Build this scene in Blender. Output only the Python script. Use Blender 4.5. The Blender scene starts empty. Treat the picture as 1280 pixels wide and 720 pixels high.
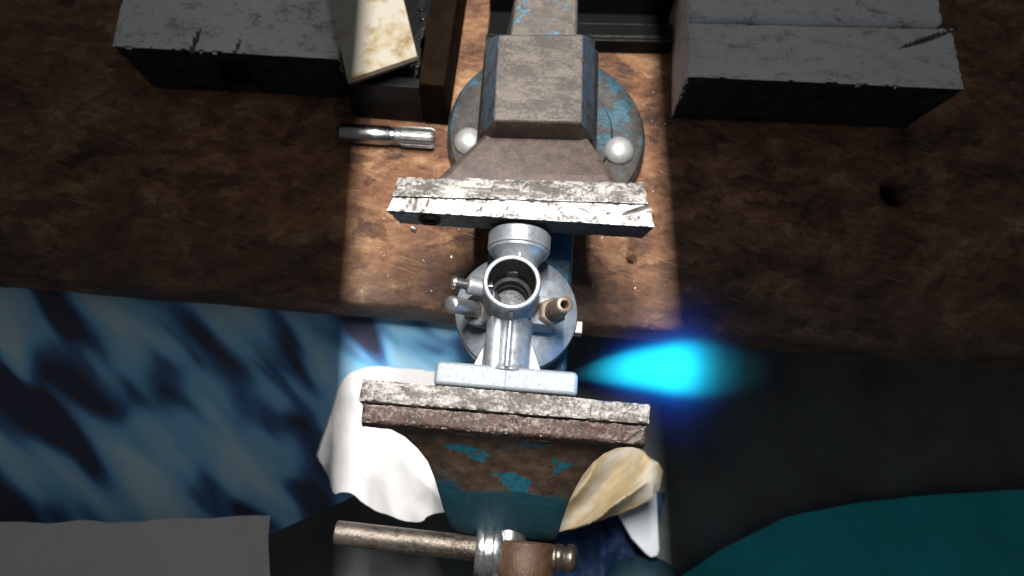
import bpy, bmesh, math, random
from mathutils import Vector, Matrix, noise
random.seed(7)
S = bpy.context.scene
C = S.collection
R = math.radians
MM = 0.001

# ------------------------------------------------------------------ camera
cam_d = bpy.data.cameras.new('camera'); cam = bpy.data.objects.new('camera', cam_d); C.objects.link(cam)
S.camera = cam
ELEV, DIST, ROLL = R(70), 0.34, R(4.7)
P0 = Vector((0, 0, 0.128))
cpos = P0 + DIST * Vector((0, -math.cos(ELEV), math.sin(ELEV)))
fw = (P0 - cpos).normalized(); r0 = Vector((1, 0, 0)); u0 = r0.cross(fw)
rr = r0 * math.cos(ROLL) + u0 * math.sin(ROLL); uu = -r0 * math.sin(ROLL) + u0 * math.cos(ROLL)
cam.matrix_world = Matrix(((rr.x, uu.x, -fw.x, cpos.x), (rr.y, uu.y, -fw.y, cpos.y), (rr.z, uu.z, -fw.z, cpos.z), (0, 0, 0, 1)))
cam_d.sensor_width = 36.0; cam_d.lens = 970 / 1280 * 36
cam_d.shift_y = -8 / 1280
cam_d.clip_start = 0.01; cam_d.clip_end = 50
cam_d.dof.use_dof = True; cam_d.dof.focus_distance = 0.345; cam_d.dof.aperture_fstop = 10.5

# ------------------------------------------------------------------ world, light, exposure
W = bpy.data.worlds.new('World'); S.world = W; W.use_nodes = True
bg = W.node_tree.nodes['Background']
bg.inputs[0].default_value = (0.93, 0.96, 1.0, 1); bg.inputs[1].default_value = 0.082
ROT = R(4.7)
LAMP = Vector((-0.0075, 0.13, 0.66))
ld = bpy.data.lights.new('strip_lamp_light', 'AREA'); ld.shape = 'RECTANGLE'; ld.size = 0.0045; ld.size_y = 0.34
ld.energy = 9.0; ld.color = (1.0, 0.965, 0.93)
lo = bpy.data.objects.new('strip_lamp_light', ld); C.objects.link(lo)
lo.location = LAMP; lo.rotation_euler = (0, 0, ROT)
S.view_settings.view_transform = 'Standard'; S.view_settings.look = 'None'
S.view_settings.exposure = 0.0; S.view_settings.gamma = 1.0; S.view_settings.use_curve_mapping = False
S.render.engine = 'CYCLES'
S.cycles.use_denoising = True
S.cycles.max_bounces = 8; S.cycles.volume_bounces = 0
S.cycles.use_adaptive_sampling = True; S.cycles.adaptive_threshold = 0.015
S.cycles.sample_clamp_indirect = 4.0

# ------------------------------------------------------------------ material helpers
class N:
    def __init__(s, name):
        s.m = bpy.data.materials.new(name); s.m.use_nodes = True
        s.t = s.m.node_tree; s.b = s.t.nodes['Principled BSDF']; s.o = s.t.nodes['Material Output']
        tc = s.t.nodes.new('ShaderNodeTexCoord'); mp = s.t.nodes.new('ShaderNodeMapping')
        mp.inputs['Scale'].default_value = (1000, 1000, 1000)
        s.t.links.new(tc.outputs['Object'], mp.inputs['Vector']); s.co = mp.outputs[0]
    def set(s, inp, v):
        i = s.b.inputs[inp]
        if hasattr(v, 'links') or hasattr(v, 'is_linked'): s.t.links.new(v, i)
        else: i.default_value = v if not (isinstance(v, tuple) and len(v) == 3) else (*v, 1)
    def put(s, sock, v):
        if hasattr(v, 'is_linked'): s.t.links.new(v, sock)
        else: sock.default_value = v if not (isinstance(v, tuple) and len(v) == 3 and sock.type == 'RGBA') else (*v, 1)
    def stretch(s, sc, rot=(0, 0, 0), off=(0, 0, 0)):
        src = s.co
        if any(rot):                                   # turn first, then stretch, so streaks can run diagonally
            m0 = s.t.nodes.new('ShaderNodeMapping'); m0.inputs['Rotation'].default_value = rot
            s.t.links.new(src, m0.inputs[0]); src = m0.outputs[0]
        mp = s.t.nodes.new('ShaderNodeMapping'); mp.inputs['Scale'].default_value = sc; mp.inputs['Location'].default_value = off
        s.t.links.new(src, mp.inputs[0]); return mp.outputs[0]
    def noise(s, scale, detail=4, rough=0.55, co=None, dist=0.0):
        n = s.t.nodes.new('ShaderNodeTexNoise'); n.inputs['Scale'].default_value = scale
        n.inputs['Detail'].default_value = detail; n.inputs['Roughness'].default_value = rough; n.inputs['Distortion'].default_value = dist
        s.t.links.new(co or s.co, n.inputs['Vector']); return n.outputs['Fac']
    def voro(s, scale, co=None, feat='F1', out='Distance', rnd=1.0):
        n = s.t.nodes.new('ShaderNodeTexVoronoi'); n.feature = feat; n.inputs['Scale'].default_value = scale
        n.inputs['Randomness'].default_value = rnd
        s.t.links.new(co or s.co, n.inputs['Vector']); return n.outputs[out]
    def ramp(s, fac, stops):
        n = s.t.nodes.new('ShaderNodeValToRGB'); e = n.color_ramp.elements
        while len(e) < len(stops): e.new(0.5)
        for k, (p, c) in enumerate(stops):
            e[k].position = p; e[k].color = (c, c, c, 1) if not isinstance(c, tuple) else (*c, 1)
        s.t.links.new(fac, n.inputs[0]); return n.outputs[0]
    def mix(s, fac, a, b, mode='MIX'):
        n = s.t.nodes.new('ShaderNodeMix'); n.data_type = 'RGBA'; n.blend_type = mode
        s.put(n.inputs[0], fac); s.put(n.inputs[6], a); s.put(n.inputs[7], b); return n.outputs[2]
    def math(s, op, a, b=0.0, c=None):
        n = s.t.nodes.new('ShaderNodeMath'); n.operation = op; s.put(n.inputs[0], a); s.put(n.inputs[1], b)
        if c is not None: s.put(n.inputs[2], c)
        return n.outputs[0]
    def xyz(s, co=None):
        n = s.t.nodes.new('ShaderNodeSeparateXYZ'); s.t.links.new(co or s.co, n.inputs[0]); return n.outputs
    def bump(s, h, strength=0.5, dist=0.0005, prev=None):
        n = s.t.nodes.new('ShaderNodeBump'); n.inputs['Strength'].default_value = strength; n.inputs['Distance'].default_value = dist
        s.t.links.new(h, n.inputs['Height'])
        if prev is not None: s.t.links.new(prev, n.inputs['Normal'])
        s.t.links.new(n.outputs[0], s.b.inputs['Normal']); return n.outputs[0]
    def edge(s, rad=0.0008, lo=0.02, hi=0.25):
        bv = s.t.nodes.new('ShaderNodeBevel'); bv.samples = 4; bv.inputs[0].default_value = rad
        g = s.t.nodes.new('ShaderNodeNewGeometry'); d = s.t.nodes.new('ShaderNodeVectorMath'); d.operation = 'DOT_PRODUCT'
        s.t.links.new(bv.outputs[0], d.inputs[0]); s.t.links.new(g.outputs['Normal'], d.inputs[1])
        return s.ramp(s.math('SUBTRACT', 1.0, d.outputs['Value']), [(lo, 0.0), (hi, 1.0)])

def m_simple(name, col, rough=0.5, metal=0.0, var=0.25, scale=0.15, bump=0.15, bscale=1.5, spec=0.5):
    n = N(name); n.set('Specular IOR Level', spec); f = n.noise(scale, 5, 0.6)
    dk = tuple(c * (1 - var) for c in col); lt = tuple(min(1, c * (1 + var)) for c in col)
    n.set('Base Color', n.ramp(f, [(0.3, dk), (0.7, lt)])); n.set('Metallic', metal)
    n.set('Roughness', n.ramp(n.noise(scale * 3, 4), [(0.3, max(0.05, rough - 0.1)), (0.7, min(1, rough + 0.1))]))
    n.bump(n.noise(bscale, 4), bump, 0.0004); return n.m

def m_wood():
    n = N('worn_board')
    warp = n.t.nodes.new('ShaderNodeTexNoise'); warp.inputs['Scale'].default_value = 0.12; warp.inputs['Detail'].default_value = 4
    n.t.links.new(n.co, warp.inputs['Vector'])
    wv = n.t.nodes.new('ShaderNodeVectorMath'); wv.operation = 'MULTIPLY_ADD'; wv.inputs[1].default_value = (16, 12, 0)
    n.t.links.new(warp.outputs['Color'], wv.inputs[0]); n.t.links.new(n.co, wv.inputs[2])
    base_co = n.co; n.co = wv.outputs[0]
    fx = n.xyz(n.voro(0.075, n.stretch((0.42, 1.25, 1), (0, 0, 0.12)), out='Color'))[0]
    fy = n.xyz(n.voro(0.11, n.stretch((0.5, 1.5, 1), (0, 0, -0.5), (31, 7, 0)), out='Color'))[1]
    n.co = base_co
    big = n.noise(0.022, 8, 0.68, dist=0.8)
    fib = n.noise(0.30, 7, 0.75, n.stretch((0.3, 1.2, 1), (0, 0, 0.08)))
    fine = n.noise(0.9, 6, 0.75, n.stretch((0.5, 1.0, 1)))
    v = n.math('ADD', n.math('MULTIPLY', fx, 0.13), n.math('ADD', n.math('MULTIPLY', fy, 0.10), n.math('ADD', n.math('MULTIPLY', big, 0.60), n.math('ADD', n.math('MULTIPLY', fib, 0.38), n.math('MULTIPLY', fine, 0.30)))))
    col = n.ramp(v, [(0.57, (0.030, 0.014, 0.009)), (0.66, (0.095, 0.041, 0.021)), (0.75, (0.185, 0.083, 0.041)), (0.84, (0.27, 0.138, 0.066)), (0.93, (0.43, 0.27, 0.14))])
    scr = n.ramp(n.noise(0.5, 3, 0.6, n.stretch((0.06, 1.6, 1), (0, 0, 0.25))), [(0.61, 0.0), (0.66, 0.65)])
    col = n.mix(scr, col, (0.36, 0.24, 0.14))
    dots = n.ramp(n.noise(0.28, 3, 0.6), [(0.66, 0.0), (0.71, 0.85)]); col = n.mix(dots, col, (0.018, 0.011, 0.008))
    # darker, smoother tone towards the front edge, with an uneven border
    x, y, z = n.xyz()
    d = n.math('ADD', y, n.math('MULTIPLY', n.math('SUBTRACT', n.noise(0.03, 5, 0.6), 0.5), 120))
    front_tone = n.ramp(n.math('DIVIDE', d, 200), [(0.06, 0.66), (0.42, 0.0)])
    col = n.mix(front_tone, col, (0.030, 0.022, 0.020))
    stain = n.ramp(n.noise(0.045, 7, 0.75), [(0.55, 0.0), (0.64, 0.7)])
    col = n.mix(stain, col, (0.035, 0.022, 0.016))
    speck = n.ramp(n.noise(1.1, 3, 0.6), [(0.70, 0.0), (0.76, 0.8)])
    col = n.mix(speck, col, (0.45, 0.36, 0.27))
    e = n.edge(0.003, 0.01, 0.2)
    n.set('Base Color', n.mix(n.math('MULTIPLY', e, 0.5), col, (0.16, 0.13, 0.11)))
    n.set('Roughness', n.ramp(front_tone, [(0.0, 0.75), (1.0, 0.5)]))
    n.bump(n.math('ADD', n.math('MULTIPLY', fx, 0.4), n.math('ADD', fib, n.noise(0.8, 5, 0.7))), 0.7, 0.0009); return n.m

def m_paint(name, lo_, hi_, blue=(0.030, 0.115, 0.165), iron=(0.072, 0.050, 0.040), metal=0.25, off=(0, 0, 0), psc=0.05):
    n = N(name)
    co = n.stretch((1, 1, 1), (0, 0, 0), off)
    f = n.math('ADD', n.math('MULTIPLY', n.noise(psc, 5, 0.6, co), 0.8), n.math('MULTIPLY', n.noise(0.4, 5, 0.7, co), 0.2))
    mask = n.ramp(f, [(lo_, 0.0), (hi_, 1.0)])
    pc = n.ramp(n.noise(0.2, 5, 0.65), [(0.3, tuple(c * 0.55 for c in blue)), (0.7, tuple(c * 1.3 for c in blue))])
    ic = n.ramp(n.noise(0.16, 7, 0.7), [(0.28, tuple(c * 0.45 for c in iron)), (0.5, iron), (0.66, (iron[0] * 1.45, iron[1] * 1.42, iron[2] * 1.4)), (0.8, tuple(c * 2.2 for c in iron))])
    col = n.mix(mask, ic, pc)
    e = n.math('MULTIPLY', n.edge(0.0009, 0.02, 0.2), n.ramp(n.noise(0.5, 4), [(0.35, 0.0), (0.6, 1.0)]))
    col = n.mix(e, col, (0.34, 0.30, 0.28))
    sp = n.ramp(n.noise(1.6, 2), [(0.69, 0.0), (0.75, 1.0)])
    col = n.mix(sp, col, (0.38, 0.33, 0.30))
    n.set('Base Color', col); n.set('Metallic', metal)
    n.set('Roughness', n.ramp(mask, [(0.0, 0.52), (1.0, 0.42)]))
    n.bump(n.math('ADD', n.math('MULTIPLY', mask, 0.5), n.noise(0.7, 6, 0.7)), 0.6, 0.0006); return n.m

def m_jaw(name, bright, dark, amount, metal=0.55, rough=0.38, rust=None, fw_=0.35):
    """bare worn steel with dark blotches, pits and scratches"""
    n = N(name)
    bl = n.math('ADD', n.math('MULTIPLY', n.noise(0.10, 7, 0.72, n.stretch((0.6, 1.2, 1))), 1 - fw_), n.math('MULTIPLY', n.noise(0.7, 5, 0.7), fw_))
    mask = n.ramp(bl, [(amount - 0.05, 1.0), (amount + 0.05, 0.0)])
    col = n.mix(mask, bright, dark)
    if rust:
        rm = n.ramp(n.noise(0.13, 6, 0.7, n.stretch((1, 1, 1), off=(9, 3, 1))), [(0.45, 0.0), (0.6, 1.0)])
        col = n.mix(rm, col, rust)
    sc = n.ramp(n.noise(0.9, 3, 0.6, n.stretch((0.10, 2.2, 1), (0, 0, 0.12))), [(0.63, 0.0), (0.69, 0.8)])
    sc2 = n.ramp(n.noise(0.9, 3, 0.6, n.stretch((1.8, 0.12, 1), (0, 0, 0.5))), [(0.65, 0.0), (0.71, 0.8)])
    col = n.mix(sc, col, dark); col = n.mix(sc2, col, tuple(d * 1.5 for d in dark))
    e = n.math('MULTIPLY', n.edge(0.0009, 0.02, 0.2), n.ramp(n.noise(0.4, 4), [(0.38, 0.0), (0.55, 0.9)]))
    col = n.mix(e, col, tuple(min(0.8, b_ * 2.4) for b_ in bright))
    n.set('Base Color', col); n.set('Metallic', metal)
    n.set('Roughness', n.ramp(n.noise(0.5, 5), [(0.3, rough - 0.1), (0.7, rough + 0.15)]))
    n.bump(n.math('ADD', bl, n.math('MULTIPLY', n.noise(1.3, 5, 0.7), 0.7)), 0.55, 0.0006); return n.m

def m_cast(name, col=(0.60, 0.63, 0.66), rough=0.36, metal=0.72, bmp=0.25, gr=0.55):
    n = N(name)
    grime = n.ramp(n.noise(0.12, 8, 0.75, dist=0.7), [(0.42, 0.0), (0.62, gr)])
    c = n.ramp(n.noise(0.25, 5, 0.6), [(0.3, tuple(v * 0.85 for v in col)), (0.7, col)])
    c = n.mix(grime, c, tuple(v * 0.40 for v in col))
    st = n.ramp(n.noise(0.10, 6, 0.65, n.stretch((1, 1, 1), off=(17, 5, 9))), [(0.60, 0.0), (0.68, gr)]); c = n.mix(st, c, (0.13, 0.105, 0.085))
    sp = n.ramp(n.noise(0.55, 2), [(0.70, 0.0), (0.73, 0.9)])
    c = n.mix(sp, c, (0.10, 0.075, 0.06))
    e = n.edge(0.0006, 0.02, 0.2); c = n.mix(n.math('MULTIPLY', e, 0.6), c, (0.85, 0.87, 0.88))
    n.set('Base Color', c); n.set('Metallic', metal)
    n.set('Roughness', n.ramp(n.noise(0.6, 5), [(0.3, rough - 0.08), (0.7, rough + 0.12)]))
    n.bump(n.noise(1.4, 5, 0.65), bmp, 0.0003); return n.m

WOOD = m_wood()
PAINT = m_paint('worn_blue_paint', 0.44, 0.54, blue=(0.066, 0.098, 0.135), iron=(0.05, 0.045, 0.042))
ANVIL = m_jaw('bare_cast_iron', (0.115, 0.097, 0.082), (0.048, 0.039, 0.032), 0.51, 0.12, 0.5, fw_=0.4)
NECK = m_paint('bare_iron_with_blue_patch', 0.55, 0.58, blue=(0.07, 0.17, 0.24), iron=(0.095, 0.080, 0.068), metal=0.15, off=(5, 37, 2))
IRON = m_paint('brown_iron_with_blue_flecks', 0.62, 0.66, blue=(0.05, 0.17, 0.26), iron=(0.064, 0.045, 0.036), metal=0.1, off=(40, 11, 5))
def m_nose():
    n = N('rubbed_blue_nose'); x, y, z = n.xyz()
    h = n.math('ADD', z, n.math('MULTIPLY', n.math('SUBTRACT', n.noise(0.05, 6, 0.65, n.stretch((0.7, 1, 1))), 0.5), 34))
    bare = n.ramp(n.math('DIVIDE', h, 120), [(0.655, 0.0), (0.685, 1.0)])          # paint rubbed off below the jaw
    chip = n.ramp(n.noise(0.05, 5, 0.55, n.stretch((0.9, 1, 1.5), off=(22, 3, 5))), [(0.60, 0.0), (0.615, 1.0)])
    ic = n.ramp(n.noise(0.16, 7, 0.7), [(0.28, (0.030, 0.018, 0.012)), (0.5, (0.085, 0.056, 0.038)), (0.7, (0.15, 0.105, 0.075))])
    pc = n.ramp(n.noise(0.2, 5, 0.65), [(0.3, (0.007, 0.050, 0.075)), (0.7, (0.014, 0.085, 0.115))])
    pb = n.ramp(n.noise(0.4, 5, 0.65), [(0.3, (0.010, 0.085, 0.13)), (0.7, (0.025, 0.19, 0.26))])
    col = n.mix(chip, n.mix(bare, pc, ic), n.mix(bare, pc, pb))
    sp = n.ramp(n.noise(1.4, 2), [(0.70, 0.0), (0.75, 0.8)]); col = n.mix(sp, col, (0.25, 0.22, 0.19))
    n.set('Base Color', col); n.set('Roughness', 0.55); n.set('Specular IOR Level', 0.35); n.set('Metallic', 0.05)
    n.bump(n.math('SUBTRACT', n.noise(0.7, 6, 0.7), n.math('MULTIPLY', bare, 0.4)), 0.6, 0.0006); return n.m
NOSE = m_nose()
JREAR = m_jaw('bright_worn_steel', (0.50, 0.495, 0.485), (0.085, 0.078, 0.072), 0.465, 0.22, 0.5)
JPALE = m_jaw('pale_worn_steel', (0.86, 0.86, 0.85), (0.35, 0.34, 0.33), 0.43, 0.0, 0.6)
JREARC = m_jaw('pitted_grey_steel', (0.36, 0.35, 0.335), (0.07, 0.062, 0.055), 0.51, 0.3, 0.5)
JFRONT = m_jaw('grimy_steel', (0.32, 0.30, 0.285), (0.07, 0.058, 0.05), 0.51, 0.3, 0.5)
JFRONTC = m_jaw('rusty_steel', (0.24, 0.19, 0.165), (0.035, 0.022, 0.017), 0.54, 0.2, 0.5, rust=(0.060, 0.027, 0.018), fw_=0.6)
CAST = m_cast('cast_zinc', (0.40, 0.43, 0.46), 0.40, 0.6)
BOWL = m_cast('cast_zinc_dull', (0.25, 0.285, 0.32), 0.45, 0.5)
STEEL = m_simple('polished_steel', (0.55, 0.55, 0.55), 0.30, 0.95, 0.15, bump=0.04)
DOME = m_simple('dull_zinc_dome', (0.58, 0.58, 0.57), 0.42, 0.55, 0.18, 0.3)
BRASS = m_simple('old_brass', (0.25, 0.19, 0.14), 0.42, 0.6, 0.35, 0.4)
BORE = m_simple('dark_bore', (0.07, 0.072, 0.075), 0.45, 0.6, 0.5, 0.25)
BLACK = m_simple('black_plastic', (0.006, 0.006, 0.0065), 0.55, 0.0, 0.4, spec=0.15)
BLKSTEEL = m_simple('black_mill_scale', (0.007, 0.0073, 0.0075), 0.6, 0.0, 0.5, 0.1, spec=0.03)
DKWOOD = m_simple('dark_stained_wood', (0.009, 0.005, 0.0025), 0.8, 0.0, 0.4, 0.05, spec=0.05)
BAR = m_jaw('bronzed_bar', (0.22, 0.19, 0.16), (0.075, 0.06, 0.05), 0.48, 0.7, 0.34)
CLOTHW = m_simple('white_cotton', (0.86, 0.86, 0.85), 0.9, 0.0, 0.04, 0.03, 0.3, 2.0)
FLAPM = m_simple('white_plastic', (0.60, 0.66, 0.70), 0.45, 0.0, 0.05, 0.03)
TEAL = m_simple('dark_teal_rubber', (0.006, 0.030, 0.042), 0.6, 0.0, 0.3, 0.05)
NAVY = m_simple('navy_cloth', (0.008, 0.035, 0.11), 0.75, 0.0, 0.6, 0.06, 0.3)
FLOORM = m_simple('grey_concrete', (0.14, 0.155, 0.155), 0.8, 0.0, 0.3, 0.02, 0.4, 0.4)
FILING = m_simple('bright_filings', (0.8, 0.75, 0.68), 0.3, 0.8, 0.1)
SHADED = m_simple('shaded_steel', (0.022, 0.022, 0.024), 0.5, 0.0, 0.7, 0.12, 0.5, 0.7, spec=0.25)  # shade on the operator-facing faces put into the colour
GRIME = m_simple('grime_in_nicks', (0.15, 0.135, 0.12), 0.7, 0.0, 0.5, 0.5, spec=0.2)
HOOD = m_simple('black_hood', (0.01, 0.01, 0.01), 0.9)

def m_tan():
    n = N('tan_rag'); f = n.noise(0.03, 3, 0.5, n.stretch((2.2, 0.5, 1), (0, 0, 0.75)))
    n.set('Base Color', n.ramp(f, [(0.35, (0.62, 0.58, 0.50)), (0.5, (0.50, 0.38, 0.20)), (0.64, (0.66, 0.58, 0.45))])); n.set('Roughness', 0.9)
    n.bump(n.noise(1.2, 4), 0.3, 0.0004); return n.m
def m_blue_tarp():
    n = N('blue_streaked_cloth')
    f = n.noise(0.024, 1.5, 0.4, n.stretch((0.42, 1.5, 1), (0, 0, 0.72), (14, 6, 0)), dist=0.35)
    n.set('Base Color', n.ramp(f, [(0.40, (0.045, 0.05, 0.095)), (0.46, (0.07, 0.19, 0.42)), (0.53, (0.24, 0.60, 0.92)), (0.68, (0.60, 0.85, 0.97))]))  # reflected blue light on the folds put into the colour as streaks
    n.set('Roughness', 0.55); n.bump(n.noise(0.9, 4), 0.25, 0.0004); return n.m
def m_carton():
    n = N('stained_carton')
    x, y, z = n.xyz()
    f = n.noise(0.055, 6, 0.68)
    edge = n.ramp(n.math('DIVIDE', x, 60), [(0.60, 0.0), (1.0, 0.16)])
    edge2 = n.ramp(n.math('DIVIDE', y, -60), [(0.60, 0.0), (1.0, 0.16)])
    g = n.math('ADD', f, n.math('ADD', edge, edge2))
    col = n.ramp(g, [(0.50, (0.36, 0.335, 0.275)), (0.58, (0.31, 0.26, 0.17)), (0.67, (0.20, 0.135, 0.055)), (0.80, (0.09, 0.055, 0.024))])
    n.set('Base Color', col); n.set('Roughness', 0.7); n.bump(n.noise(1.0, 4), 0.2, 0.0003); return n.m
TAN, TARP, CARTON = m_tan(), m_blue_tarp(), m_carton()
CARTON_EDGE = m_simple('dark_carton_edge', (0.05, 0.035, 0.022), 0.8)

# ------------------------------------------------------------------ mesh helpers (all sizes in mm, world axes)
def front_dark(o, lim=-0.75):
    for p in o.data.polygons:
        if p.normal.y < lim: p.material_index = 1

def grime(o, nicks):
    off = o.parent.location
    for p in o.data.polygons:
        if p.normal.z < 0.3: continue
        c = (p.center + off) * 1000
        for (nx_, ny_, ln, ang, wd, dp) in nicks:
            dx, dy = c.x - nx_, c.y - ny_; ca, sa = math.cos(ang), math.sin(ang)
            if ((dx * ca + dy * sa) / ln) ** 2 + ((dy * ca - dx * sa) / wd) ** 2 < 0.85: p.material_index = 2

def fin(bm, sharp=35):
    bmesh.ops.recalc_face_normals(bm, faces=bm.faces[:])
    for f in bm.faces: f.smooth = True
    a = R(sharp)
    for e in bm.edges:
        e.smooth = len(e.link_faces) == 2 and e.calc_face_angle(0) < a

def obj(name, bm, mat, parent=None, bevel=0.0, sharp=35, seg=2, **props):
    fin(bm, sharp)
    me = bpy.data.meshes.new(name); bm.to_mesh(me); bm.free()
    for v in me.vertices: v.co *= MM
    o = bpy.data.objects.new(name, me); C.objects.link(o)
    for m_ in (mat if isinstance(mat, (list, tuple)) else [mat]): me.materials.append(m_)
    if parent is not None:
        o.parent = parent
        off = parent_world(parent)
        for v in me.vertices: v.co -= off
    if bevel:
        b = o.modifiers.new('bevel', 'BEVEL'); b.width = bevel * MM; b.segments = seg; b.limit_method = 'ANGLE'; b.angle_limit = R(32)
        b.harden_normals = False
    for k, v in props.items(): o[k] = v
    return o

def parent_world(p):
    v = Vector((0, 0, 0))
    while p is not None: v += p.location; p = p.parent
    return v

def thing(name, label, cat, loc, group=None):
    o = bpy.data.objects.new(name, None); C.objects.link(o); o.location = Vector(loc) * MM
    o.empty_display_size = 0.02
    o['label'] = label; o['category'] = cat
    if group: o['group'] = group
    return o

def hull(bm, pts):
    vs = [bm.verts.new(p) for p in pts]
    r = bmesh.ops.convex_hull(bm, input=vs)
    junk = [g for g in set(r['geom_interior'] + r['geom_unused']) if isinstance(g, bmesh.types.BMVert)]
    if junk: bmesh.ops.delete(bm, geom=junk, context='VERTS')
    bmesh.ops.dissolve_limit(bm, angle_limit=R(1), verts=bm.verts[:], edges=bm.edges[:])

def box(bm, x0, x1, y0, y1, z0, z1):
    vs = [bm.verts.new(p) for p in ((x0, y0, z0), (x1, y0, z0), (x1, y1, z0), (x0, y1, z0), (x0, y0, z1), (x1, y0, z1), (x1, y1, z1), (x0, y1, z1))]
    for q in ((3, 2, 1, 0), (4, 5, 6, 7), (0, 1, 5, 4), (1, 2, 6, 5), (2, 3, 7, 6), (3, 0, 4, 7)): bm.faces.new([vs[i] for i in q])

def frame(axis):
    a = Vector(axis).normalized(); t = Vector((0, 0, 1)) if abs(a.z) < 0.9 else Vector((1, 0, 0))
    u = a.cross(t).normalized(); return a, u, a.cross(u)

def lathe(bm, prof, org, axis=(0, 0, 1), seg=40, rfun=None, close=False):
    """prof: (radius, height along axis); caps closed where radius is 0, or closed loop when close"""
    a, u, w = frame(axis); org = Vector(org); rings = []
    for r, h in prof:
        if r <= 1e-6: rings.append([bm.verts.new(org + a * h)]); continue
        ring = []
        for k in range(seg):
            th = 2 * math.pi * k / seg; q = r * (rfun(th, h) if rfun else 1)
            ring.append(bm.verts.new(org + a * h + (u * math.cos(th) + w * math.sin(th)) * q))
        rings.append(ring)
    prs = list(zip(rings, rings[1:])) + ([(rings[-1], rings[0])] if close else [])
    for A, B in prs:
        for k in range(seg):
            k2 = (k + 1) % seg
            if len(A) == 1 and len(B) == 1: continue
            if len(A) == 1: bm.faces.new((A[0], B[k], B[k2]))
            elif len(B) == 1: bm.faces.new((A[k], A[k2], B[0]))
            else: bm.faces.new((A[k], A[k2], B[k2], B[k]))

def rod(bm, p, q, r, seg=24, ch=0.0, r2=None):
    p, q = Vector(p), Vector(q); L = (q - p).length; r2 = r if r2 is None else r2
    if ch: lathe(bm, [(0, 0), (r - ch, 0), (r, ch), (r2, L - ch), (r2 - ch, L), (0, L)], p, q - p, seg)
    else: lathe(bm, [(0, 0), (r, 0), (r2, L), (0, L)], p, q - p, seg)

def prism(bm, outline, lo, hi, axis='z'):
    f = {'z': lambda a, b, c: (a, b, c), 'y': lambda a, b, c: (a, c, b), 'x': lambda a, b, c: (c, a, b)}[axis]
    A = [bm.verts.new(f(a, b, lo)) for a, b in outline]; B = [bm.verts.new(f(a, b, hi)) for a, b in outline]
    bm.faces.new(A[::-1]); bm.faces.new(B); n = len(A)
    for k in range(n): bm.faces.new((A[k], A[(k + 1) % n], B[(k + 1) % n], B[k]))

def fbm(p, o=4):
    v = 0; a = 1.0
    for _ in range(o): v += a * noise.noise(p); p = p * 2.07 + Vector((3.1, 1.7, 4.3)); a *= 0.5
    return v

def worn_bar(bm, cor, n=(150, 14, 8), amp=0.18, edge=0.7, nicks=(), seed=0.0):
    """hexahedron of 8 corners (x0y0z0 x1y0z0 x1y1z0 x0y1z0, then top) with a fine skin, worn edges and cut nicks in its top"""
    c = [Vector(p) for p in cor]; nx, ny, nz = n
    def tri(u, v, w):
        b = c[0] * (1 - u) * (1 - v) + c[1] * u * (1 - v) + c[2] * u * v + c[3] * (1 - u) * v
        t = c[4] * (1 - u) * (1 - v) + c[5] * u * (1 - v) + c[6] * u * v + c[7] * (1 - u) * v
        return b * (1 - w) + t * w
    cen = tri(.5, .5, .5); L = ((c[1] - c[0]).length, (c[3] - c[0]).length, (c[4] - c[0]).length); cache = {}
    def vert(i, j, k):
        if (i, j, k) in cache: return cache[i, j, k]
        u, v, w = i / nx, j / ny, k / nz; p = tri(u, v, w)
        q = p * 0.12 + Vector((seed, seed, 0))
        # distance to the box edges -> rounding and chipping
        d = sorted((min(u, 1 - u) * L[0], min(v, 1 - v) * L[1], min(w, 1 - w) * L[2]))
        ed = d[1]
        chip = max(0.0, fbm(p * 0.35 + Vector((seed, 0, 0)), 3)) * 1.3 + 0.35
        if ed < 1.6:
            f = (1 - ed / 1.6) ** 2 * edge * chip
            dirv = Vector((0, (0.5 - v), (0.5 - w)));
            if min(u, 1 - u) * L[0] < 1.6: dirv = Vector((0.5 - u, dirv.y, dirv.z))
            if dirv.length > 0: p = p + dirv.normalized() * f
        s = fbm(q, 5) * amp
        if k == nz: p.z += s
        elif k == 0: p.z -= s
        if j == 0: p.y -= s
        elif j == ny: p.y += s
        if k == nz:
            for (nxx, nyy, ln, ang, wd, dp) in nicks:
                dx, dy = p.x - nxx, p.y - nyy; ca, sa = math.cos(ang), math.sin(ang)
                a_, b_ = dx * ca + dy * sa, -dx * sa + dy * ca
                e_ = (a_ / ln) ** 2 + (b_ / wd) ** 2
                if e_ < 1: p.z -= dp * (1 - e_)
        cache[i, j, k] = bm.verts.new(p); return cache[i, j, k]
    def face(a): bm.faces.new(a)
    for i in range(nx):
        for j in range(ny):
            face([vert(i, j, nz), vert(i + 1, j, nz), vert(i + 1, j + 1, nz), vert(i, j + 1, nz)])
            face([vert(i, j + 1, 0), vert(i + 1, j + 1, 0), vert(i + 1, j, 0), vert(i, j, 0)])
        for k in range(nz):
            face([vert(i, 0, k), vert(i + 1, 0, k), vert(i + 1, 0, k + 1), vert(i, 0, k + 1)])
            face([vert(i + 1, ny, k), vert(i, ny, k), vert(i, ny, k + 1), vert(i + 1, ny, k + 1)])
    for j in range(ny):
        for k in range(nz):
            face([vert(0, j + 1, k), vert(0, j, k), vert(0, j, k + 1), vert(0, j + 1, k + 1)])
            face([vert(nx, j, k), vert(nx, j + 1, k), vert(nx, j + 1, k + 1), vert(nx, j, k + 1)])

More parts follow.
